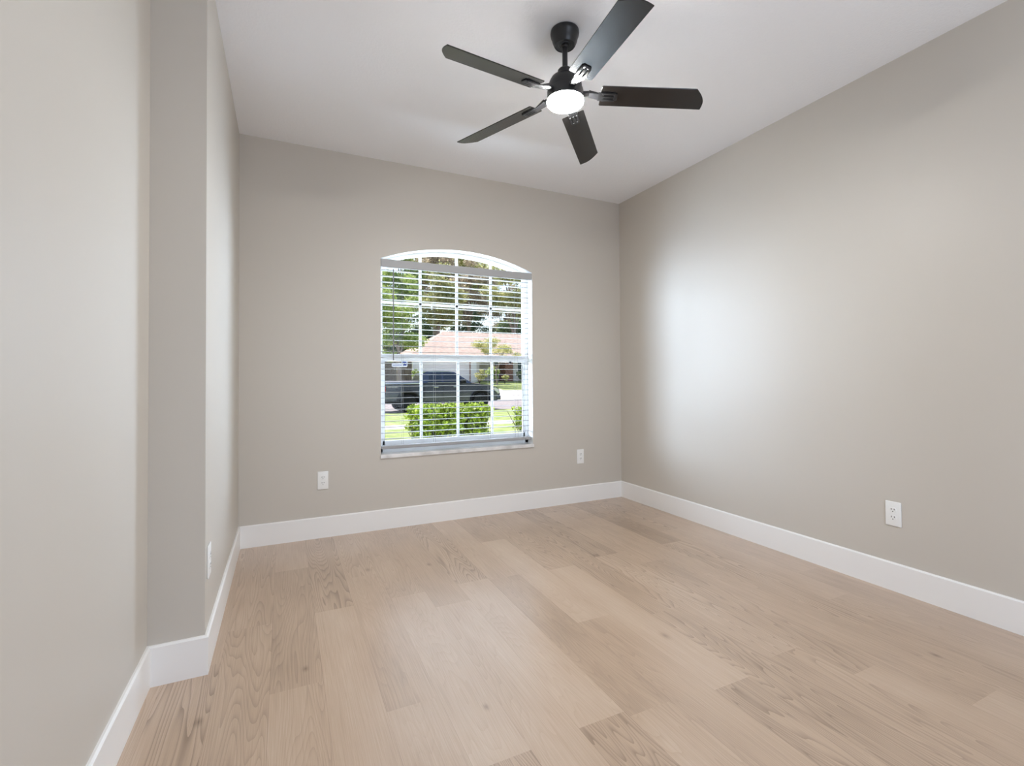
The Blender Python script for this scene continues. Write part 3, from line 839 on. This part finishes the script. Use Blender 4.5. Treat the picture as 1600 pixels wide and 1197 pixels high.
for wx in (RW, FWX):
    for wy, s in ((.02, 1), (1.70, 1)):
        b = MB(); b.lathe([(.24, wy + .01), (WR - .05, wy), (WR - .01, wy + .03), (WR, wy + .08), (WR, wy + .2), (WR - .03, wy + .27), (.24, wy + .28)], (wx, 0, WR + .005), 36, 'Y')
        wo_ = b.build('tyre', M['tyre'], tk, True, True)
        b = MB(); b.lathe([(.0001, wy + .03), (.06, wy + .03), (.07, wy + .045), (.22, wy + .05), (.25, wy + .012), (.26, wy + .06), (.0001, wy + .2)], (wx, 0, WR + .005), 30, 'Y')
        for i in range(6):
            a = 2 * PI * i / 6; mtx = Matrix.Translation((wx, wy + .035, WR + .005)) @ Matrix.Rotation(a, 4, 'Y')
            b.box(.05, .235, -.012, .012, -.028, .028, rot=mtx)
        b.build('rim', M['rim'], wo_, True, True)
for wx in (RW, FWX):
    b = MB(); ao = arch_pts(wx, .565, 14); ai = arch_pts(wx, .50, 14)
    b.loft([[(p[0], -.035, p[1]), (q2[0], -.035, q2[1]), (q2[0], .05, q2[1]), (p[0], .05, p[1])] for p, q2 in zip(ao, ai)]); b.build('wheel_arch', M['under'], tk, False, True)
b = MB(); b.box(.3, 5.6, .15, 1.85, .42, 1.0); b.build('underbody', M['under'], tk, False, True)
b = MB(); b.box(1.85, 4.25, -.06, .06, .40, .46, .02, 2); b.build('running_board', M['under'], tk, True, True)
b = MB(); b.box(5.74, 5.97, .02, 1.98, .50, .72, .04, 3); b.build('front_bumper', M['car'], tk, True, True)
b = MB(); b.box(5.80, 5.915, .45, 1.55, .75, 1.08, .03, 2); b.build('grille', M['under'], tk, True, True)
b = MB(); b.box(-.06, .16, .03, 1.97, .55, .72, .03, 2); b.build('rear_bumper', M['chrome'], tk, True, True)
for yy in (-.008, 1.70):
    b = MB(); b.prism([(5.50, 1.11), (5.66, 1.135), (5.80, 1.05), (5.885, .84), (5.80, .82), (5.62, .98)], yy, yy + .308, 'Y', .006, 1); b.build('headlight', M['headlamp'], tk, True, True)
    b = MB(); b.box(.02, .17, yy, yy + .308, .98, 1.27, .012, 2); b.build('taillight', M['tail'], tk, True, True)
for yy in (-.20, 1.98):
    b = MB(); b.box(3.82, 4.02, yy, yy + .22, 1.36, 1.55, .04, 3); b.build('side_mirror', M['under'], tk, True, True)
for xx in (2.45, 3.42):
    b = MB(); b.box(xx, xx + .22, -.022, .004, 1.17, 1.205, .008, 2); b.build('door_handle', M['chrome'], tk, True, True)
for xx in (1.98, 2.90, 3.86):
    b = MB(); b.box(xx, xx + .012, -.003, .002, .58, 1.37); b.build('door_gap', M['under'], tk, False, True)
# small pale lettering behind the rear wheel arch
cu = bpy.data.curves.new('decal', 'FONT'); cu.body = '4X4 SPORT'; cu.size = .13; cu.extrude = .002
tmp = bpy.data.objects.new('decal_curve', cu); C.objects.link(tmp)
dg = bpy.context.evaluated_depsgraph_get(); me = bpy.data.meshes.new_from_object(tmp.evaluated_get(dg)); bpy.data.objects.remove(tmp)
me.transform(Matrix.Translation((.24, -.003, 1.17)) @ Matrix.Rotation(PI / 2, 4, 'X') @ Matrix.Diagonal((.78, 1, 1, 1)))
me.materials.clear(); me.materials.append(M['decal']); o = bpy.data.objects.new('decal', me); C.objects.link(o); o.parent = tk; o['label'] = 'small pale lettering on the bed side'

# ------------------------------------------------------------------ clipped hedge outside the window, and its neighbour
def hedge(label, x0, x1, y0, y1, z0, z1, n, seed):
    t = thing('hedge_shrub', label, 'shrub', ((x0 + x1) / 2, (y0 + y1) / 2, z0), 'clipped shrubs outside the window')
    g = np.random.default_rng(seed); gr = random.Random(seed); b = MB()
    for i in range(int((x1 - x0) * 34)):
        x, y = gr.uniform(x0 + .06, x1 - .06), gr.uniform(y0 + .1, y1 - .05)
        p = [(x, y, z0 - .1)]; hh = gr.uniform(.7, .98) * (z1 - z0)
        for k in range(1, 4): p.append((x + gr.uniform(-.09, .09) * k, y + gr.uniform(-.07, .05) * k, z0 + hh * k / 3))
        b.tube(p, [.011, .009, .007, .004], 5)
    b.build('stems', M['stem'], t)
    bl_ = []
    for i in range(int((x1 - x0) * 230)):
        zz = z0 + .12 + (z1 - z0 - .15) * gr.random() ** .4
        bl_.append((gr.uniform(x0 + .08, x1 - .08), gr.uniform(y0 + .06, y1 - .06), zz, .10, .10, .07))
    leaves('foliage', M['leaf_hedge'], t, bl_, n, .034, seed, .2, None, .5, .8)


hedge('broad clipped green hedge centred outside the window', 2.36, 3.98, 8.55, 9.25, -.42, .60, 24000, 31)
hedge('dark leafy shrub at the right edge of the window view', 4.62, 5.7, 8.7, 9.3, -.42, .48, 6000, 32)
